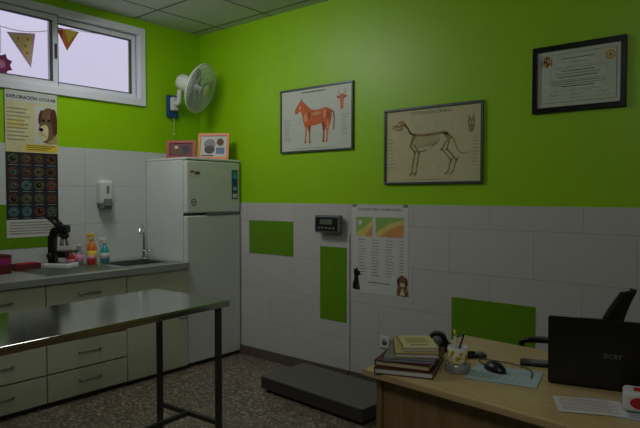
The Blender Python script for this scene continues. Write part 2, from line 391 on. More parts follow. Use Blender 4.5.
for k in range(3):
    t=bmesh.new(); rows=[]
    for i in range(7):
        u=i/6; r=.03+.16*u; wid=.045+.05*math.sin(min(1,u*1.1)*math.pi*.75); row=[]
        for j in range(6):
            v=j/5-.5; ang=2*math.pi*k/3+(v*2*wid)/(r+.03)*.9+.3*u; row.append(t.verts.new((r*math.cos(ang),r*math.sin(ang),v*.045)))
        rows.append(row)
    for i in range(6):
        for j in range(5): t.faces.new((rows[i][j],rows[i+1][j],rows[i+1][j+1],rows[i][j+1]))
    bmesh.ops.solidify(t,geom=t.faces[:],thickness=.002)
    MB().add(t,'fanb',True,Q).build('blade',fan)
b=MB(); b.tube(smooth([(.04,-.0,-.1),(.045,0,-.16),(.03,.01,-.24)],4),.002,'whitep',5); b.sph((.03,.01,-.245),.008,'whitep'); b.build('pull_cord',fan)
# ---------------------------------------------------------------- eye poster on the left wall
t=T('eye_poster','tall poster with dog face above dark grid of round eye photographs','poster',(.0105,-1.56,1.63),WL)
b=MB(); w_,h_=.375,1.06
b.box((0,0,0),(w_,h_,.003),'paper'); L0=Matrix.Translation((0,0,.0016))
b.rect(-w_/2+.005,.09,w_/2-.005,h_/2-.06,'bonel',1,L0); b.rect(-w_/2,h_/2-.075,w_/2,h_/2-.0,'paper',2,L0)
b.text('EXPLORACIÓN OCULAR',0,h_/2-.052,.032,'gasket',3,L0,bold=.0012)
b.rect(0.02,.16,w_/2-.003,.44,'paper',2,L0)
sp_=lambda pts:smooth(pts+[pts[0]],4)[:-1]
b.poly(sp_([(.06,.19),(.05,.27),(.065,.33),(.075,.40),(.12,.43),(.165,.41),(.183,.35),(.183,.22),(.15,.165),(.1,.165)]),'fur',3,L0)
b.poly(sp_([(.052,.20),(.045,.25),(.065,.29),(.105,.30),(.12,.26),(.11,.20),(.08,.18)]),'bonel',4,L0)
b.poly(sp_([(.14,.42),(.17,.42),(.185,.36),(.184,.25),(.165,.22),(.145,.30),(.135,.37)]),'brown',5,L0); b.poly(sp_([(.08,.41),(.06,.40),(.045,.34),(.055,.30),(.07,.35)]),'brown',5,L0)
b.ell(.083,.335,.011,.010,'dark',6,12,L0); b.ell(.125,.335,.012,.010,'dark',6,12,L0)
b.ell(.065,.265,.018,.013,'dark',6,12,L0); b.line([(.065,.255),(.07,.228),(.10,.215)],.004,'brown',6,L0)
b.poly([(.10,.165),(.183,.165),(.183,.24),(.15,.2)],'tan',6,L0)
b.rect(-.05,.10,w_/2,.15,'yellow',2,L0); b.rect(-.175,.27,-.06,.33,'gyel',2,L0)
for k in range(9): b.rect(-.175,.40-k*.028,-.175+random.uniform(.12,.18),.407-k*.028,'inkl',3,L0)
for k in range(3): b.rect(-.04,.14-k*.014,.17-k*.03,.1445-k*.014,'ink',4,L0)
b.rect(-w_/2,-.40,w_/2,.09,'navy',2,L0)
for i in range(4):
    for j in range(5):
        e_=('eye1','eye2','eye3','eye4')[random.randrange(4)]
        cx=-.138+i*.092; cy=.045-j*.097; b.ell(cx,cy,.038,.036,e_,3,18,L0); ox,oy=random.uniform(-.008,.008),random.uniform(-.006,.006); b.ell(cx+ox,cy+oy,.02,.019,random.choice(('eye1','eye2','eye4','dark')),4,14,L0); b.ell(cx+ox,cy+oy,.009,.009,'dark',5,12,L0); b.ell(cx+ox+.006,cy+oy+.007,.003,.003,'paper',6,8,L0); b.rect(cx-.03,cy-.049,cx+.03,cy-.044,'inkl',3,L0)
for k in range(5): b.rect(-.17,-.425-k*.02,.16-.03*(k%2),-.419-k*.02,'inkl',3,L0)
b.build('printed_sheet',t)
b=MB(); b.box((0,h_/2-.004,.003),(w_,.012,.004),'whitep',.001); b.build('top_strip',t)
# soap dispenser
t=T('soap_dispenser','white wall soap dispenser with grey push lever above the counter','dispenser',(.008,-1.01,1.28))
b=MB(); b.box((.045,0,.15),(.09,.12,.2),'whitep',.032,seg=5); b.build('housing',t)
b=MB(); b.box((.045,0,.035),(.075,.09,.05),'grey',.016,seg=3); b.build('nozzle_block',t)
b=MB(); b.box((.094,0,.07),(.012,.07,.06),'grey',.005,rot=Matrix.Rotation(R(-12),4,'Y')); b.build('lever',t)
b=MB(); b.box((.091,0,.17),(.003,.02,.06),'grey',.001); b.build('level_window',t)
# ---------------------------------------------------------------- kitchen cabinets
def handle(par,x,y,z,w=.13):
    b=MB(); b.tube([(x,y-w/2,z),(x+.024,y-w/2,z),(x+.028,y-w/2+.006,z),(x+.028,y+w/2-.006,z),(x+.024,y+w/2,z),(x,y+w/2,z)],.0055,'handlem',8); b.build('handle',par)
def cabinet(y0,y1,label,kind):
    cy=(y0+y1)/2; t=T('cabinet',label,'cabinet',(0,cy,0),group=None); W=y1-y0-.004
    b=MB()
    for sy in (-1,1): b.box((.285,sy*(W/2-.008),.425),(.55,.016,.78),'lam')
    b.box((.285,0,.045),(.55,W-.032,.016),'lam'); b.box((.018,0,.425),(.008,W-.032,.76),'lam'); b.box((.545,0,.80),(.03,W-.032,.03),'lam')
    b.build('carcass',t)
    b=MB(); b.box((.53,0,.018),(.02,W,.036),'plinth'); b.build('plinth',t)
    if kind=='door':
        b=MB(); b.box((.575,0,.425),(.02,W-.004,.785),'lam',.003); d=b.build('door',t); handle(d,.585,W/2-.05,.43,.07)
    else:
        zs=((.63,.815),(.425,.62),(.225,.415),(.035,.215))
        for (a,c) in zs:
            b=MB(); b.box((.575,0,(a+c)/2),(.02,W-.004,c-a),'lam',.003)
            b.box((.30,0,(a+c)/2),(.5,W-.06,(c-a)*.7),'lam'); d=b.build('drawer',t); handle(d,.585,0,(a+c)/2+.01,.15)
    return t
cabinet(-1.15,-.605,'cream cabinet with one tall door, standing against the fridge','door')
cabinet(-1.74,-1.15,'cream four-drawer cabinet beneath the sink drainer, next to door cabinet','drawers')
cabinet(-2.33,-1.74,'cream four-drawer cabinet farthest from the fridge, at left edge','drawers')
sx0,sx1,sy0,sy1=.13,.49,-1.12,-.70
b=MB(); z=.846; hz=.048
y0,y1=-2.335,-.603
b.box((.3,(y0+sy0)/2,z),(.61-.0,sy0-y0,hz),'top',.004); b.box((.3,(y1+sy1)/2,z),(.61,y1-sy1,hz),'top',.004)
b.box((( -.005+sx0)/2,(sy0+sy1)/2,z),(sx0+.005,sy1-sy0,hz),'top'); b.box(((.605+sx1)/2,(sy0+sy1)/2,z),(.605-sx1,sy1-sy0,hz),'top')
o=b.build('worktop',None,(.013,0,0)); tag(o,'long grey speckled worktop running over the three cream cabinets','worktop')
WZ=.870
s=T('sink','stainless steel inset sink with ridged drainer beside it','sink',(.31,-.91,WZ))
b=MB(); px0,px1,py0,py1=.065,.55,-1.72,-.64
def sb(x0,x1,y0,y1,z0,z1,m='steelr',bev=0): b.box(((x0+x1)/2-.31,(y0+y1)/2+.91,(z0+z1)/2-WZ),(x1-x0,y1-y0,z1-z0),m,bev)
sb(px0,px1,py0,sy0+.012,WZ,WZ+.004); sb(px0,px1,sy1-.012,py1,WZ,WZ+.004); sb(px0,sx0+.025,sy0+.012,sy1-.012,WZ,WZ+.004); sb(sx1-.0,px1,sy0+.012,sy1-.012,WZ,WZ+.004)
b.build('rim',s)
b=MB(); bx0,bx1,by0,by1=.15,.485,-1.108,-.712
sb(bx0,bx1,by0,by1,.72,.723); sb(bx0,bx0+.003,by0,by1,.72,WZ+.004); sb(bx1-.003,bx1,by0,by1,.72,WZ+.004); sb(bx0,bx1,by0,by0+.003,.72,WZ+.004); sb(bx0,bx1,by1-.003,by1,.72,WZ+.004)
b.build('basin',s)
b=MB(); b.cyl((0,0,-.147),(0,0,-.143),.035,'gasket'); b.build('drain',s)
b=MB()
for k in range(9):
    x=.13+k*.045; sb(x,x+.015,-1.68,-1.18,WZ+.004,WZ+.007,'steelr',.001)
b.build('drainer_ridges',s)
t=T('faucet','chrome gooseneck tap standing behind the sink','tap',(.10,-.685,WZ+.004))
b=MB(); b.lathe([(.028,0),(.028,.01),(.02,.02),(.02,.06),(.014,.07)],'chrome'); b.build('base',t)
b=MB(); b.tube(smooth([(0,0,.06),(0,0,.19),(.02,-.02,.26),(.06,-.06,.285),(.10,-.1,.265),(.12,-.12,.22)],6),.0135,'chrome',10); b.build('spout',t)
b=MB(); b.tube([(0,.0,.045),(.02,.035,.06),(.04,.07,.075)],.008,'chrome',8); b.build('lever',t)
# microscope
t=T('microscope','black binocular microscope with pale base on the sink drainer','microscope',(.22,-1.46,WZ+.007),(0,0,R(30)))
b=MB(); b.box((0,0,.018),(.2,.14,.036),'whitep',.012,seg=3); b.build('base',t)
b=MB(); b.prism([(-.09,.03),(-.03,.03),(-.045,.12),(-.04,.22),(.02,.27),(.02,.31),(-.06,.29),(-.09,.22)],-.025,.025,'dark',Matrix.Rotation(R(90),4,'X'),bev=.004); b.build('arm',t)
b=MB(); b.box((.03,0,.12),(.14,.13,.014),'dark',.003); b.box((.02,0,.095),(.06,.05,.04),'dark',.006); b.build('stage',t)
b=MB(); b.lathe([(.015,.0),(.035,.012),(.035,.03),(.02,.04)],'dark',(.03,0,.215)); 
for a in range(4): b.cyl((.03+.018*math.cos(a*1.57),.018*math.sin(a*1.57),.22),(.03+.028*math.cos(a*1.57),.028*math.sin(a*1.57),.165),.009,'chrome')
b.build('objective_turret',t)
b=MB(); b.box((.02,0,.285),(.09,.07,.06),'dark',.015,seg=3); b.build('head',t)
for sy in (-1,1):
    b=MB(); b.cyl((-.0,sy*.028,.30),(-.06,sy*.033,.36),.014,'dark'); b.cyl((-.06,sy*.033,.36),(-.075,sy*.034,.375),.018,'dark'); b.build('eyepiece',t)
for sy in (-1,1):
    b=MB(); b.cyl((-.06,sy*.025,.09),(-.06,sy*.055,.09),.02,'dark'); b.build('focus_knob',t)
# counter bottles
def bottle(name,label,cat,loc,body,prof,cap,capm,nozzle=False,labelm=None,lz=(.04,.1),rz=0):
    t=T(name,label,cat,loc,(0,0,rz)); b=MB(); b.lathe(prof,body); b.build('bottle_body',t)
    zt=prof[-1][1]; b=MB(); b.lathe([(cap,zt-.004),(cap,zt+.018),(cap*.8,zt+.022)],capm)
    if nozzle:
        b.box((.012,0,zt+.035),(.065,.02,.028),capm,.005); b.tube([(.03,0,zt+.025),(.038,0,zt+.0),(.034,0,zt-.018)],.004,capm,6)
    b.build('spray_head' if nozzle else 'cap',t)
    if labelm:
        r=max(p[0] for p in prof)+.0008; b=MB(); b.lathe([(r-.002,lz[0]),(r,lz[0]+.0005),(r,lz[1]-.0005),(r-.002,lz[1])],labelm); b.build('paper_label',t)
Z7=WZ+.004
bottle('spray_bottle','orange and yellow spray bottle between microscope and sink','bottle',(.10,-1.155,Z7),'orangep',[(.03,0),(.036,.004),(.036,.12),(.026,.15),(.014,.165),(.013,.185)],.015,'yellow',True,'yellow',(.03,.1),R(200))
bottle('soap_bottle','teal liquid soap bottle beside the sink','bottle',(.11,-1.05,Z7),'teal',[(.027,0),(.033,.004),(.034,.09),(.024,.12),(.012,.13),(.012,.145)],.012,'whitep',True,'paper',(.03,.075),R(230))
bottle('alcohol_bottle','clear grey bottle with white cap behind orange spray bottle','bottle',(.10,-1.26,Z7),'clear',[(.028,0),(.032,.004),(.032,.1),(.014,.125),(.013,.135)],.015,'white',False,'pink',(.02,.08))
bottle('red_bottle','short red bottle standing close behind the microscope','bottle',(.12,-1.34,Z7),'red',[(.028,0),(.032,.004),(.032,.07),(.016,.09),(.014,.1)],.015,'dred',False,'pink',(.02,.05))
bottle('pink_pot','small pink pot in front of the bottles beside the sink','pot',(.2,-1.215,Z7),'red',[(.025,0),(.03,.004),(.03,.045),(.028,.05)],.029,'pink',False,None)
t=T('glove_box','magenta cardboard glove box on the worktop at left edge','box',(.17,-1.89,WZ),(0,0,R(8)))
b=MB(); b.box((0,0,.065),(.12,.16,.13),'dred',.002); b.build('carton',t)
b=MB(); b.box((.061,0,.085),(.002,.15,.045),'magenta'); b.ell(0,0,.04,.02,'paper',0,16,Matrix.Translation((0,0,.1305))); b.build('printed_band',t)
t=T('red_tray','low dark red tray on worktop between glove box and microscope','tray',(.10,-1.66,Z7),(0,0,0))
b=MB(); b.box((0,0,.004),(.09,.18,.008),'dred',.002)
for sx in (-1,1): b.box((sx*.043,0,.022),(.005,.18,.042),'dred',.002)
for sy in (-1,1): b.box((0,sy*.087,.022),(.09,.005,.042),'dred',.002)
b.build('tray_body',t)
b=MB(); b.box((0,0,.03),(.055,.13,.04),'red',.008); b.build('folded_cloth',t)
# ---------------------------------------------------------------- steel exam table
TW,TL,TH=.61,1.4,.855
t=T('exam_table','stainless steel examination table with grey tube legs in foreground','table',(2.06,-1.45,0),(0,0,R(4)))
b=MB(); b.box((-TW/2,-TL/2,TH-.004),(TW,TL,.008),'steel',.002)
RH=.028
for (c_,s_) in (((-TW/2,-.01,TH-.006-RH/2),(TW,.02,RH)),((-TW/2,-TL+.01,TH-.006-RH/2),(TW,.02,RH)),((-.01,-TL/2,TH-.006-RH/2),(.02,TL-.04,RH)),((-TW+.01,-TL/2,TH-.006-RH/2),(.02,TL-.04,RH))): b.box(c_,s_,'steel',.003)
b.build('tabletop',t)
for lx in (-.045,-TW+.085):
    for ly in (-.045,-TL+.045):
        b=MB(); b.box((lx,ly,(TH-.01)/2+.01),(.028,.028,TH-.03),'leg',.003); lg=b.build('leg',t)
        b=MB(); b.box((lx,ly,.011),(.032,.032,.022),'dark',.004); b.build('foot_cap',lg)
for ly in (-.045,-TL+.045):
    b=MB(); b.box((-TW/2+.02,ly,.2),(TW-.158,.024,.024),'leg',.003); b.build('stretcher',t)
b=MB(); b.box((-TW/2+.02,-TL/2,.2),(.024,TL-.114,.024),'leg',.003); b.build('stretcher',t)
# ---------------------------------------------------------------- framed posters on the back wall
def framed(name,label,x0,x1,z0,z1,fm,fw,fd,bg,draw,rot=0):
    W=x1-x0;Hh=z1-z0
    t=T(name,label,'picture',((x0+x1)/2,-.001,(z0+z1)/2),(R(90),R(rot),0))
    b=MB(); 
    b.box((0,Hh/2-fw/2,fd/2),(W,fw,fd),fm,.002); b.box((0,-Hh/2+fw/2,fd/2),(W,fw,fd),fm,.002)
    b.box((-W/2+fw/2,0,fd/2),(fw,Hh-2*fw,fd),fm,.002); b.box((W/2-fw/2,0,fd/2),(fw,Hh-2*fw,fd),fm,.002); b.build('frame',t)
    b=MB(); b.box((0,0,fd*.3),(W-fw,Hh-fw,.004),bg); draw(b,Matrix.Translation((0,0,fd*.3+.002)),W-2*fw,Hh-2*fw); b.build('print',t)
    return t
def drawmuscle(b,X,w,h):
    S=lambda pts,ox=0,oy=0,k=1:[(-.30*w+ox+p[0]*w*.60*k,-.38*h+oy+p[1]*h*.74*k) for p in pts]
    V2=lambda pts:smooth([Vector(p) for p in pts],4)
    for lg in ([(.31,.40),(.40,.40),(.385,.24),(.385,.06),(.40,.0),(.35,.0),(.36,.06),(.35,.22)],[(.64,.46),(.80,.44),(.735,.25),(.715,.06),(.72,.0),(.67,.0),(.68,.06),(.69,.22)]): b.poly(S(V2(lg)),'dorange',1,X)
    out=[(.00,.72),(.015,.67),(.06,.66),(.12,.71),(.17,.67),(.20,.54),(.23,.42),(.262,.34),(.262,.2),(.25,.06),(.235,.0),(.285,.0),(.283,.06),(.295,.2),(.33,.38),(.42,.37),(.58,.39),(.70,.44),(.755,.34),(.768,.22),(.757,.06),(.745,.0),(.795,.0),(.785,.06),(.805,.2),(.83,.32),(.88,.46),(.89,.6),(.85,.70),(.74,.74),(.6,.715),(.45,.72),(.36,.77),(.26,.87),(.19,.94),(.17,1.0),(.145,.94),(.08,.87),(.03,.79)]
    b.poly(S(V2(out+[out[0]])[:-1]),'orange',2,X)
    b.line(S(V2([(.87,.66),(.925,.62),(.945,.48),(.93,.25)])),.011,'dorange',2,X)
    for (cx,cy,rx,ry,m_) in ((.27,.56,.045,.1,'lorange'),(.36,.61,.035,.08,'dorange'),(.81,.58,.045,.1,'dorange'),(.73,.61,.035,.09,'lorange'),(.13,.79,.035,.045,'lorange'),(.53,.63,.12,.04,'lorange'),(.285,.30,.012,.07,'lorange'),(.80,.36,.02,.08,'lorange'),(.27,.12,.006,.07,'lorange'),(.775,.13,.006,.07,'lorange')):
        q=S([(cx,cy)])[0]; b.ell(q[0],q[1],rx*w*.6,ry*h*.74,m_,3,18,X)
    for k in range(12): b.line(S(V2([(.38+k*.026,.68),(.365+k*.026,.54),(.39+k*.025,.41)])),.0016,'dorange' if k%2 else 'lorange',4,X)
    for k in range(6): b.line(S(V2([(.19+k*.022,.90-k*.015),(.215+k*.022,.76),(.25+k*.02,.60)])),.0016,'dorange' if k%2 else 'lorange',4,X)
    for k in range(6): b.line(S(V2([(.69+k*.03,.72),(.715+k*.027,.58),(.76+k*.018,.42)])),.0016,'dorange' if k%2 else 'lorange',4,X)
    b.ell(*S([(.085,.80)])[0],.004,.004,'ink',5,8,X)
    # small cow head: horns, ears, tapering muzzle
    hx,hy=.37*w,.27*h
    b.poly(V2([(hx-.022,hy+.035),(hx+.022,hy+.035),(hx+.02,hy),(hx+.014,hy-.05),(hx+.012,hy-.075),(hx-.012,hy-.075),(hx-.014,hy-.05),(hx-.02,hy)]),'orange',2,X)
    for sx in (-1,1):
        b.line([(hx+sx*.018,hy+.035),(hx+sx*.034,hy+.05),(hx+sx*.032,hy+.075)],.005,'inkl',2,X); b.poly([(hx+sx*.02,hy+.02),(hx+sx*.05,hy+.028),(hx+sx*.045,hy+.008),(hx+sx*.022,hy+.006)],'dorange',2,X); b.ell(hx+sx*.011,hy+.008,.004,.005,'ink',4,8,X)
    b.line([(hx,hy+.02),(hx,hy-.05)],.005,'lorange',3,X)
    for k in range(11):
        y=.02*h-k*.035*h; b.rect(-.46*w,y,-.46*w+random.uniform(.06,.11)*w,y+.004,'inkl',1,X)
    for k in range(9):
        y=.02*h-k*.038*h; b.rect(.36*w,y,.36*w+random.uniform(.06,.1)*w,y+.004,'inkl',1,X)
    b.rect(-.2*w,.44*h,.15*w,.455*h,'ink',1,X); b.rect(-.3*w,-.47*h,.3*w,-.462*h,'inkl',1,X)
    for k in range(5): b.line([(-.35*w,.05*h-k*.05*h),(-.2*w,.03*h-k*.02*h)],.0012,'inkl',1,X)
def drawskel(b,X,w,h):
    S=lambda pts:[(-.43*w+p[0]*w*.76,-.44*h+p[1]*h*.82) for p in pts]
    V2=lambda pts,k=5:smooth([Vector(p) for p in pts],k)
    Ln=lambda pts,wd,m_='bone',l=2:b.line(S(pts),wd*.72,m_,l,X)
    def bone(a,c,wd,l=3):
        Ln([a,c],wd,'bone',l)
        for q in (a,c):
            q=S([q])[0]; b.ell(q[0],q[1],wd*.65,wd*.65,'bone',l,10,X)
    def beads(pts,r0,r1,spine=0):
        P=S(V2(pts,6))
        for i,q in enumerate(P):
            r=(r0+(r1-r0)*i/(len(P)-1))*.8; b.ell(q[0],q[1],r,r*1.05,'bone',4,8,X)
            if spine: b.line([(q[0],q[1]),(q[0]+.004,q[1]+spine)],.003,'bone',3,X)
    b.poly(S(V2([(-.01,.855),(.01,.895),(.06,.91),(.09,.955),(.14,.975),(.185,.95),(.20,.90),(.17,.865),(.12,.86),(.05,.85)])),'bone',2,X)
    b.poly(S(V2([(.01,.835),(.08,.838),(.15,.86),(.165,.84),(.13,.805),(.05,.812)])),'bone',2,X)
    q=S([(.105,.915)])[0]; b.ell(q[0],q[1],.009,.008,'cream',3,12,X); q=S([(.02,.875)])[0]; b.ell(q[0],q[1],.005,.004,'cream',3,10,X)
    b.line(S([(.12,.90),(.17,.90)]),.003,'boned',3,X)
    beads([(.19,.90),(.235,.83),(.27,.75),(.33,.715)],.0095,.0085,.008)
    beads([(.33,.715),(.42,.705),(.52,.70),(.62,.71),(.72,.72),(.79,.70)],.0075,.0085,.014)
    beads([(.79,.70),(.86,.63),(.905,.5),(.95,.40),(1.01,.37),(1.06,.385)],.0065,.003)
    for k in range(13):
        x=.335+k*.027; Ln(V2([(x,.70),(x+.02,.60),(x+.005-.012*k*.4,.48+.004*k)],4),.0042,'bone',2)
    Ln(V2([(.265,.52),(.32,.455),(.42,.43),(.50,.455)]),.008,'bone',3)
    Ln(V2([(.50,.455),(.58,.50),(.66,.60)]),.003,'bone',3)
    b.poly(S(V2([(.315,.75),(.36,.73),(.325,.63),(.285,.53),(.265,.54),(.285,.65)])),'bone',4,X); Ln([(.335,.73),(.285,.57)],.003,'boned',5)
    b.poly(S(V2([(.71,.75),(.75,.745),(.80,.68),(.85,.64),(.84,.61),(.79,.62),(.75,.67)])),'bone',4,X)
    for dx in (.06,0):
        bone((.27+dx,.54),(.335+dx,.41),.0115); bone((.33+dx,.41),(.305+dx,.20),.0085); Ln([(.355+dx,.44),(.318+dx,.20)],.0045,'bone',2)
        bone((.303+dx,.185),(.298+dx,.09),.009); Ln([(.298+dx,.085),(.26+dx,.045)],.011,'bone',3); Ln([(.305+dx,.075),(.27+dx,.03)],.007,'bone',3)
    for dx in (.07,0):
        bone((.80+dx*.3,.63),(.715+dx,.45),.0125); q=S([(.705+dx,.445)])[0]; b.ell(q[0],q[1],.007,.007,'bone',4,10,X)
        bone((.72+dx,.44),(.835+dx,.27),.0095); Ln([(.735+dx,.44),(.84+dx,.29)],.004,'bone',2); Ln([(.865+dx,.305),(.825+dx,.22)],.010,'bone',3)
        bone((.828+dx,.225),(.80+dx,.09),.0085); Ln([(.80+dx,.085),(.755+dx,.04)],.011,'bone',3)
    b.poly(V2([(.37*w,.26*h),(.385*w,.36*h),(.41*w,.30*h),(.43*w,.37*h),(.44*w,.24*h),(.42*w,.14*h),(.39*w,.14*h)]),'bone',2,X); b.ell(.395*w,.26*h,.005,.009,'cream',3,12,X); b.ell(.42*w,.26*h,.005,.009,'cream',3,12,X)
    b.text('OSTEOLOGIA CANINA',0,.425*h,.03,'boned',2,X)
    for k in range(9): 
        y=.1*h-k*.05*h; b.rect(-.48*w,y,-.48*w+random.uniform(.05,.09)*w,y+.004,'inkl',1,X)
    for k in range(9): y=.06*h-k*.045*h; b.rect(.42*w,y,.42*w+random.uniform(.03,.06)*w,y+.004,'inkl',1,X)
    for k in range(7): b.line([(-.12*w+k*.06*w,.35*h),(-.14*w+k*.055*w,.2*h)],.0012,'inkl',1,X)
    b.rect(-.35*w,-.475*h,.2*w,-.468*h,'inkl',1,X)
def drawdip(b,X,w,h):
    b.rect(-w*.46,-h*.43,w*.46,h*.43,'dipg',1,X); b.rect(-w*.45,-h*.42,w*.45,h*.42,'dip',2,X)
    cx,cy=-.385*w,.30*h
    b.poly([(cx-.02,cy+.018),(cx+.02,cy+.018),(cx+.02,cy-.012),(cx,cy-.028),(cx-.02,cy-.012)],'crest',3,X); b.rect(cx+.001,cy-.002,cx+.018,cy+.016,'gold',4,X); b.rect(cx-.018,cy-.018,cx-.001,cy-.003,'gold',4,X); b.ell(cx,cy,.005,.006,'blue',5,10,X)
    b.poly([(cx-.018,cy+.021),(cx+.018,cy+.021),(cx+.022,cy+.034),(cx+.01,cy+.03),(cx,cy+.04),(cx-.01,cy+.03),(cx-.022,cy+.034)],'crest',3,X)
    for sx in (-1,1): b.rect(cx+sx*.028-.003,cy-.022,cx+sx*.028+.003,cy+.02,'ink',3,X)
    cx=.385*w; pts=[((.029 if k%2 else .024)*math.cos(k*math.pi/12)+cx,(.029 if k%2 else .024)*math.sin(k*math.pi/12)+cy) for k in range(24)]
    b.poly(pts,'gold',3,X); b.ell(cx,cy,.015,.015,'dip',4,20,X); b.ell(cx,cy,.011,.011,'gold',5,12,X); b.ell(cx,cy,.005,.005,'ink',6,12,X)
    b.rect(-.2*w,.33*h,.2*w,.342*h,'ink',3,X); b.rect(-.12*w,.26*h,.12*w,.27*h,'inkl',3,X)
    b.rect(-.3*w,.19*h,.3*w,.197*h,'inkl',3,X); b.rect(-.3*w,-.23*h,.3*w,-.223*h,'inkl',3,X)
    b.rect(-.34*w,-.05*h,.34*w,.165*h,'inkl',3,X); b.rect(-.335*w,-.042*h,.335*w,.157*h,'dip',4,X)
    for y,a in ((.11,.2),(.06,.27),(.01,.24),(-.08,.33),(-.12,.33),(-.16,.2)): b.rect(-a*w,y*h,a*w,y*h+.004,'ink' if a<.25 else 'inkl',5,X)
    for x in (-.3,0,.3): b.line([(x*w-.03,-.3*h),(x*w-.01,-.27*h),(x*w,-.31*h),(x*w+.03,-.28*h)],.002,'ink',3,X)
    for x in (-.3,0,.3): b.rect(x*w-.04,-.36*h,x*w+.04,-.353*h,'inkl',3,X)
framed('muscle_poster','framed poster of an orange-muscled standing animal, nearest the fridge',1.055,1.80,1.75,2.262,'alu',.014,.018,'pic1',drawmuscle)
framed('skeleton_poster','framed cream poster of a dog skeleton, middle of the back wall',2.078,2.822,1.484,2.01,'alu',.016,.02,'cream',drawskel)
framed('diploma','diploma with crest and seal in thick black frame above the desk',3.128,3.634,1.89,2.275,'blackframe',.03,.022,'dip',drawdip)
# paper weight chart
t=T('weight_chart','white paper chart with coloured graphs taped on tiles below the posters','poster',(2.035,-.009,1.008),WB)
b=MB(); w_,h_=.486,.645; b.box((0,0,0),(w_,h_,.002),'paper'); X=Matrix.Translation((0,0,.001))
b.text('¿CUANTO PESA TU MASCOTA?',0,h_/2-.035,.027,'ink',2,X)
b.rect(-.205,.10,-.06,.24,'lgreen',1,X); b.rect(-.03,.10,.205,.24,'lgreen',1,X)
b.poly([(-.205,.10),(-.06,.10),(-.06,.22),(-.12,.17),(-.205,.12)],'gyel',2,X); b.poly([(-.12,.10),(-.06,.10),(-.06,.18)],'gor',3,X)
b.poly([(-.03,.10),(.205,.10),(.205,.225),(.1,.20),(-.03,.13)],'gyel',2,X); b.poly([(.0,.10),(.205,.10),(.205,.195),(.1,.16)],'gor',3,X)
b.ell(-.17,.20,.02,.02,'paper',4,14,X)
for c0 in (-.15,-.03,.09,.19):
    for k in range(13):
        y=.07-k*.0215; ww=.035 if c0<.19 else .02; b.rect(c0-ww,y,c0+ww*random.uniform(.3,1),y+.005,'inkl',1,X)
b.rect(-.1,-.24,.1,-.235,'ink',1,X)
# black sitting dog lower left, brown floppy-eared dog lower right
b.poly(sp_([(-.235,-.30),(-.172,-.30),(-.178,-.25),(-.185,-.205),(-.165,-.185),(-.168,-.17),(-.188,-.155),(-.195,-.13),(-.208,-.15),(-.222,-.145),(-.225,-.18),(-.22,-.22),(-.235,-.26)]),'dark',2,X); b.poly([(-.19,-.29),(-.18,-.29),(-.185,-.22)],'fur',3,X)
b.poly(sp_([(.15,-.31),(.24,-.31),(.238,-.26),(.228,-.22),(.226,-.185),(.196,-.165),(.168,-.185),(.166,-.22),(.155,-.26)]),'fur',2,X); b.poly(sp_([(.163,-.18),(.175,-.185),(.172,-.225),(.158,-.24),(.152,-.21)]),'brown',3,X); b.poly(sp_([(.231,-.18),(.219,-.185),(.222,-.225),(.236,-.24),(.242,-.21)]),'brown',3,X); b.ell(.197,-.23,.018,.015,'bonel',3,12,X); b.ell(.197,-.224,.007,.005,'dark',4,12,X); b.ell(.186,-.203,.004,.004,'dark',4,8,X); b.ell(.208,-.203,.004,.004,'dark',4,8,X); b.poly([(.175,-.305),(.218,-.305),(.197,-.25)],'bonel',3,X)
b.build('printed_sheet',t)
for sx in (-1,1): MB().box((sx*.22,h_/2,.001),(.04,.02,.001),'clear').build('tape',t)
# digital display for the scale
t=T('scale_display','grey digital weight display with dark screen on wall tiles','display',(1.60,-.008,1.12))
b=MB(); b.box((0,-.012,.068),(.05,.024,.05),'dark'); b.build('bracket',t)
b=MB(); b.box((0,-.045,.068),(.245,.05,.135),'grey',.012,seg=3); b.build('case',t)
b=MB(); b.box((0,-.071,.068),(.215,.006,.105),'dark',.003); b.build('front_panel',t)
b=MB(); b.box((0,-.0745,.085),(.12,.003,.04),'screen',.001); b.build('screen',t)
for k in range(5): MB().box((-.07+k*.035,-.075,.038),(.022,.004,.014),'grey',.001).build('button',t)
b=MB(); b.box((0,-.006,.56),(.014,.012,1.12),'chan',.002); tag(b.build('cable_trunking',None,(1.765,-.008,.0)),'thin white vertical cable trunking between green tile and paper chart','trunking')
# socket
t=T('wall_socket','small white wall socket low on the tiles left of the desk','socket',(2.09,-.008,.31))
b=MB(); b.box((0,-.006,.04),(.083,.012,.083),'whitep',.003); b.build('plate',t)
b=MB(); b.cyl((0,-.0125,.04),(0,-.0135,.04),.022,'grey'); b.build('socket_face',t)
# ---------------------------------------------------------------- floor scale
t=T('floor_scale','low dark grey metal animal weighing platform on the floor by the wall','scale',(1.90,-.41,0),(0,0,R(-4)))
b=MB(); b.box((0,0,.062),(.945,.44,.082),'scaleside',.008); b.build('base',t)
b=MB(); b.box((0,0,.107),(.95,.445,.012),'scaletop',.005); b.build('platform',t)
for sx in (-1,1):
    for sy in (-1,1): MB().cyl((sx*.42,sy*.17,0),(sx*.42,sy*.17,.028),.03,'dark').build('foot',t)
b=MB(); b.tube(smooth([(-.1,.22,.04),(-.12,.30,.012),(-.11,.34,.01)],5),.004,'dark',6); b.build('cable',t)
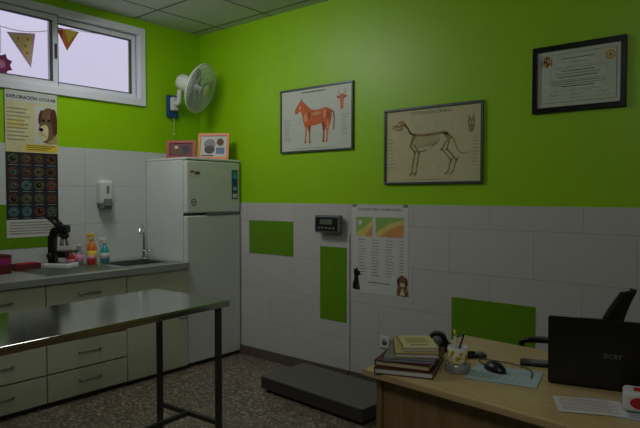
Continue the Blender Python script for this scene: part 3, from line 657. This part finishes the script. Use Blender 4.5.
# ---------------------------------------------------------------- desk
DX,DY=3.15,-.93; DW,DD,DH=1.70,.755,.74
t=T('desk','light wood office desk with brown front panel','desk',(DX,DY,0),(0,0,R(-5)))
b=MB(); b.box((DW/2,-DD/2,DH-.0125),(DW,DD,.025),'desk',.003); b.build('desktop',t)
b=MB(); b.box((DW/2,-DD+.06,(DH-.025+.06)/2),(DW-.13,.018,DH-.085),'deskp',.001); b.build('front_panel',t)
for x in (.05,DW-.05):
    b=MB(); b.box((x,-DD/2,(DH-.025)/2),(.024,DD-.08,DH-.026),'deskp',.001); b.build('side_panel',t)
DZ=DH+.0005
def book(label,loc,rz,w,d,th,cm,pm='paper',title=None,group='books stacked on the desk corner'):
    t=T('book',label,'book',loc,(0,0,rz),group)
    b=MB(); b.box((0,0,.0015),(w,d,.003),cm); b.box((0,0,th-.0015),(w,d,.003),cm); b.box((-w/2+.0015,0,th/2),(.003,d,th),cm)
    if title: b.rect(-w*.3,-d*.1,w*.3,d*.3,title,0,Matrix.Translation((0,0,th+.0004))); b.rect(-w*.25,-d*.3,w*.25,-d*.25,'ink',0,Matrix.Translation((0,0,th+.0004)))
    b.build('cover',t); b=MB(); b.box((.0,0,th/2),(w-.008,d-.008,th-.0065),pm); b.build('pages',t); return t
z=DZ
for (lb,dx,dy,a,w_,d_,th,cm,pm,ti) in (
 ('wide dark brown hardback, bottom book of the desk stack',0,0,98,.22,.30,.024,'brown','paper',None),
 ('dark red hardback, second book up in the desk stack',.0,.005,94,.21,.285,.022,'dred','cream',None),
 ('thin grey booklet in the middle of the desk stack',.005,.0,103,.195,.26,.012,'grey','paper',None),
 ('cream paperback, second from top in the desk stack',.012,.01,112,.165,.225,.018,'tan','paper',None),
 ('pale yellow small book lying on top of the desk stack',.015,.02,118,.135,.19,.014,'cream','paper','tan')):
    book(lb,(3.205+dx,-1.525+dy,z),R(a-78),w_,d_,th,cm,pm,ti); z+=th+.0008
t=T('tape_dispenser','black rounded tape dispenser on the desk behind the book stack','tape dispenser',(3.195,-1.265,DZ),(0,0,R(30)))
b=MB(); b.prism([(-.06,0),(.06,0),(.065,.02),(.035,.04),(.02,.075),(-.005,.085),(-.035,.08),(-.055,.05)],-.024,.024,'dark',Matrix.Rotation(R(90),4,'X'),bev=.004); b.build('body',t)
b=MB(); b.cyl((-.015,-.026,.05),(-.015,.026,.05),.022,'grey'); b.build('tape_roll',t)
cx_,cy_=3.38,-1.475
t=T('pen_cup','patterned yellow and white pen holder on the desk beside books','pen cup',(cx_,cy_,DZ),(0,0,R(20)))
b=MB(); b.lathe([(.045,0),(.047,.003),(.047,.03),(.04,.034),(.036,.034),(.036,.006),(.001,.006)],'clear'); b.build('base_dish',t)
b=MB(); b.lathe([(.028,.006),(.033,.01),(.037,.095),(.035,.095),(.031,.012),(.001,.011)],'paper'); b.build('cup',t)
b=MB()
for k in range(30):
    a=k*2.4; zz=.036+((k*37)%55)/1000; rr=.033+.04*zz
    b.cyl((rr*math.cos(a)*.97,rr*math.sin(a)*.97,zz),((rr+.0015+.0002*(k%5))*math.cos(a),(rr+.0015+.0002*(k%5))*math.sin(a),zz),.007+.002*(k%2),('yellow','gold','yellow','yellow','inkl')[k%5],seg=10)
b.build('pattern_dots',t)
for k,(a,m_,lb,L_) in enumerate(((20,'dark','black pen leaning right in the pen cup',.13),(150,'yellow','yellow pencil leaning left in the pen cup',.14),(265,'whitep','white pen standing in front of the pen cup rim',.125))):
    p=T('pen',lb,'pen',(cx_,cy_,DZ+.014),(0,0,R(a)),'pens in the cup'); b=MB(); b.cyl((-.012,0,0),(.022,0,L_),.0042,m_,seg=10); b.build('barrel',p); b=MB(); b.cyl((.022,0,L_),(.0235,0,L_+.008),.0042,'grey',.002,seg=10); b.build('tip',p)
for k,(px,py,a,m_,lb) in enumerate(((3.31,-1.24,25,'dark','black marker lying behind the pen cup, nearer the wall'),(3.345,-1.285,48,'dark','black marker lying behind the pen cup, nearer the mouse'))):
    p=T('marker',lb,'marker',(px,py,DZ+.008),(0,0,R(a)),'markers lying on the desk'); b=MB(); b.cyl((-.06,0,0),(.03,0,0),.008,m_,seg=12); b.build('barrel',p); b=MB(); b.cyl((.03,0,0),(.065,0,0),.0088,'gasket' if k else 'grey',seg=12); b.build('cap',p)
b=MB(); b.box((0,0,.0015),(.25,.2,.003),'lblue',.001); Xp=Matrix.Translation((0,0,.0032))
for i in range(9): b.line([(-.11+i*.027,-.09),(-.09+i*.025,.09)],.004,'padp',0,Xp)
tag(b.build('mouse_pad',None,(3.54,-1.415,DZ),(0,0,R(12))),'pale blue rectangular mouse pad under the black mouse','mouse pad')
t=T('computer_mouse','black wired mouse resting on the pale blue pad','mouse',(3.49,-1.385,DZ+.0038),(0,0,R(150)))
b=MB(); tt=bmesh.new(); bmesh.ops.create_uvsphere(tt,u_segments=24,v_segments=14,radius=1)
for v in tt.verts:
    v.co.x*=.055; v.co.y*=.031; v.co.z=max(v.co.z,0)*.034+.0
b.add(tt,'dark',True); b.build('shell',t)
b=MB(); b.cyl((.03,-.004,.026),(.03,.004,.026),.008,'grey',seg=12); b.build('wheel',t)
b=MB(); b.tube(smooth([(.052,0,.006),(.09,.0,.004),(.13,-.035,.0035),(.05,-.10,.0035),(-.05,-.12,.0035),(-.13,-.06,.003)],7),.0022,'dark',6); b.build('cable',t)
t=T('mobile_phone','small dark phone lying on desk beyond the mouse pad','phone',(3.585,-1.205,DZ),(0,0,R(20)))
b=MB(); b.box((0,0,.0075),(.125,.06,.015),'dark',.004); b.build('body',t); b=MB(); b.box((.01,0,.0153),(.07,.048,.001),'grey'); b.build('screen',t)
# laptop: lid back turned to us
t=T('laptop','open black laptop seen from behind on the right of the desk','laptop',(3.865,-1.35,DZ),(0,0,R(14)))
b=MB(); b.box((0,.125,.012),(.36,.25,.02),'dark',.004); b.build('base',t)
b=MB(); 
for r_ in range(5):
    for k in range(14): b.box((-.15+k*.023,.07+r_*.022*1+.02,.0235),(.019,.018,.003),'gasket')
b.build('keyboard',t)
X=Matrix.Rotation(R(4),4,'X')
b=MB(); tt=bmesh.new(); bmesh.ops.create_cube(tt,size=1); bmesh.ops.scale(tt,vec=(.36,.012,.235),verts=tt.verts); bmesh.ops.bevel(tt,geom=tt.edges[:],offset=.004,segments=2,affect='EDGES'); bmesh.ops.translate(tt,vec=(0,0,.1175),verts=tt.verts)
LX=Matrix.Translation((0,-.008,.012))@X; b.add(tt,'lidm',False,LX); ld=b.build('lid',t)
b=MB(); tt=bmesh.new(); bmesh.ops.create_cube(tt,size=1); bmesh.ops.scale(tt,vec=(.33,.001,.195),verts=tt.verts); bmesh.ops.translate(tt,vec=(0,.0066,.12),verts=tt.verts); b.add(tt,'navy',False,LX); b.build('screen',ld)
b=MB(); b.text('acer',.025,.105,.034,'logo',1,LX@Matrix.Translation((0,-.0062,0))@Matrix.Rotation(R(90),4,'X')); b.build('logo',ld)
for (lb,x,y,a,m_) in (('white printed sheet lying in front of the laptop',3.87,-1.55,25,'paper'),('pale blue printed sheet half under the white sheet by laptop',3.94,-1.52,8,'lblue')):
    b=MB(); zz=.0008 if m_=='lblue' else .0022; b.box((0,0,0),(.2,.14,.001),m_); Xp=Matrix.Translation((0,0,.0006))
    for k in range(8): b.rect(-.085,.05-k*.014,.06+.02*(k%2),.054-k*.014,'inkl' if k%3 else 'red',0,Xp)
    tag(b.build('paper_sheet',None,(x,y,DZ+zz),(0,0,R(a))),lb,'paper','loose sheets in front of the laptop')
t=T('tissue_packet','white packet with red and blue print at right desk end','packet',(4.02,-1.475,DZ+.0035),(0,0,R(12)))
b=MB(); b.box((0,0,.03),(.14,.09,.06),'paper',.012,seg=3); b.build('wrapper',t)
b=MB(); Xp=Matrix.Translation((0,-.0452,.03))@Matrix.Rotation(R(90),4,'X'); b.ell(-.02,.0,.03,.018,'red',1,20,Xp); b.rect(.02,-.018,.055,.015,'blue',1,Xp); b.rect(-.04,-.04,.03,.0,'red',0,Matrix.Translation((0,.02,.0605))); b.build('print',t)
# ---------------------------------------------------------------- office chair
t=T('office_chair','black office swivel chair with armrests between desk and wall','chair',(3.525,-.515,0),(0,0,R(-4)))
for k in range(5):
    a=2*math.pi*k/5+.3; e=Vector((.25*math.cos(a),.25*math.sin(a),.075)); b=MB(); b.tube([(0,0,.11),e],[.022,.014],'dark',8); lg=b.build('base_leg',t)
    b=MB(); b.cyl((e.x-.012*math.sin(a),e.y+.012*math.cos(a),.028),(e.x+.012*math.sin(a),e.y-.012*math.cos(a),.028),.027,'dark'); b.cyl((e.x,e.y,.03),(e.x,e.y,.075),.007,'grey'); b.build('caster',lg)
b=MB(); b.cyl((0,0,.09),(0,0,.25),.027,'dark'); b.cyl((0,0,.25),(0,0,.41),.015,'chrome'); b.box((0,0,.415),(.2,.16,.03),'dark',.006); b.build('gas_column',t)
b=MB(); b.box((-.01,0,.47),(.46,.46,.075),'soft',.03,seg=4); b.build('seat',t)
b=MB(); tt=bmesh.new(); rows=[]
for i in range(13):
    u=i/12; zz=.53+.44*u; xo=.18+.05*u*u-.035*math.sin(u*math.pi)+.02*u; hwid=.15*(.8+.3*math.sin(min(1,u*1.15+.1)*math.pi*.9)); 
    if u>.8: hwid*=1-2.2*(u-.8)
    rows.append([tt.verts.new((xo-.02*(2*j/8-1)**2,(2*j/8-1)*hwid,zz)) for j in range(9)])
for i in range(12):
    for j in range(8): tt.faces.new((rows[i][j],rows[i][j+1],rows[i+1][j+1],rows[i+1][j]))
bmesh.ops.recalc_face_normals(tt,faces=tt.faces); bmesh.ops.solidify(tt,geom=tt.faces[:],thickness=.025); b.add(tt,'soft',True); b.build('backrest',t)
b=MB(); b.tube(smooth([(.05,0,.43),(.20,0,.44),(.26,0,.5),(.235,0,.68)],6),.018,'dark',8); b.build('back_stem',t)
for sy in (-1,1):
    b=MB(); b.tube(smooth([(.05,sy*.2,.435),(.05,sy*.27,.45),(.04,sy*.285,.56),(-.08,sy*.285,.66),(-.135,sy*.285,.70),(-.11,sy*.285,.728),(.06,sy*.285,.745),(.14,sy*.285,.72),(.11,sy*.285,.62),(.05,sy*.28,.5)],7),.0125,'dark',8); ar=b.build('armrest',t)
    b=MB(); b.box((.0,sy*.285,.748),(.2,.05,.018),'dark',.008,rot=Matrix.Rotation(R(-5),4,'Y'),seg=3); b.build('arm_pad',ar)
# ---------------------------------------------------------------- lights
def area(name,loc,tgt,sx,sy,e,c=(1,1,1)):
    l=bpy.data.lights.new(name,'AREA'); l.shape='RECTANGLE'; l.size=sx; l.size_y=sy; l.energy=e; l.color=c
    o=bpy.data.objects.new(name,l); C.objects.link(o); o.location=loc; o.rotation_euler=(Vector(tgt)-Vector(loc)).to_track_quat('-Z','Y').to_euler(); return o
area('ceiling_lamp',(.95,-1.5,2.82),(1.3,-.6,1.0),.8,.6,15,(.99,1,.96))
area('ceiling_lamp',(3.9,-3.3,2.85),(2.9,-1.2,.6),1.2,.6,14.5,(1,.98,.95))
W=bpy.data.worlds.new('sky'); SC.world=W; W.use_nodes=True; nt=W.node_tree; bg=nt.nodes['Background']
tc=nt.nodes.new('ShaderNodeTexCoord'); sp=nt.nodes.new('ShaderNodeSeparateXYZ'); nt.links.new(tc.outputs['Generated'],sp.inputs[0])
r=nt.nodes.new('ShaderNodeValToRGB'); r.color_ramp.elements[0].color=(.55,.52,.68,1); r.color_ramp.elements[1].color=(.72,.68,.9,1); r.color_ramp.elements[0].position=0; r.color_ramp.elements[1].position=.6
nt.links.new(sp.outputs[2],r.inputs['Fac']); nt.links.new(r.outputs['Color'],bg.inputs['Color']); bg.inputs['Strength'].default_value=1.1
# ---------------------------------------------------------------- camera
cd=bpy.data.cameras.new('camera'); cd.sensor_width=36; cd.lens=32.46; cd.clip_start=.05
co=bpy.data.objects.new('camera',cd); C.objects.link(co); co.location=(4.37,-3.48,1.41); co.rotation_euler=(R(88.1),0,R(39.8)); SC.camera=co
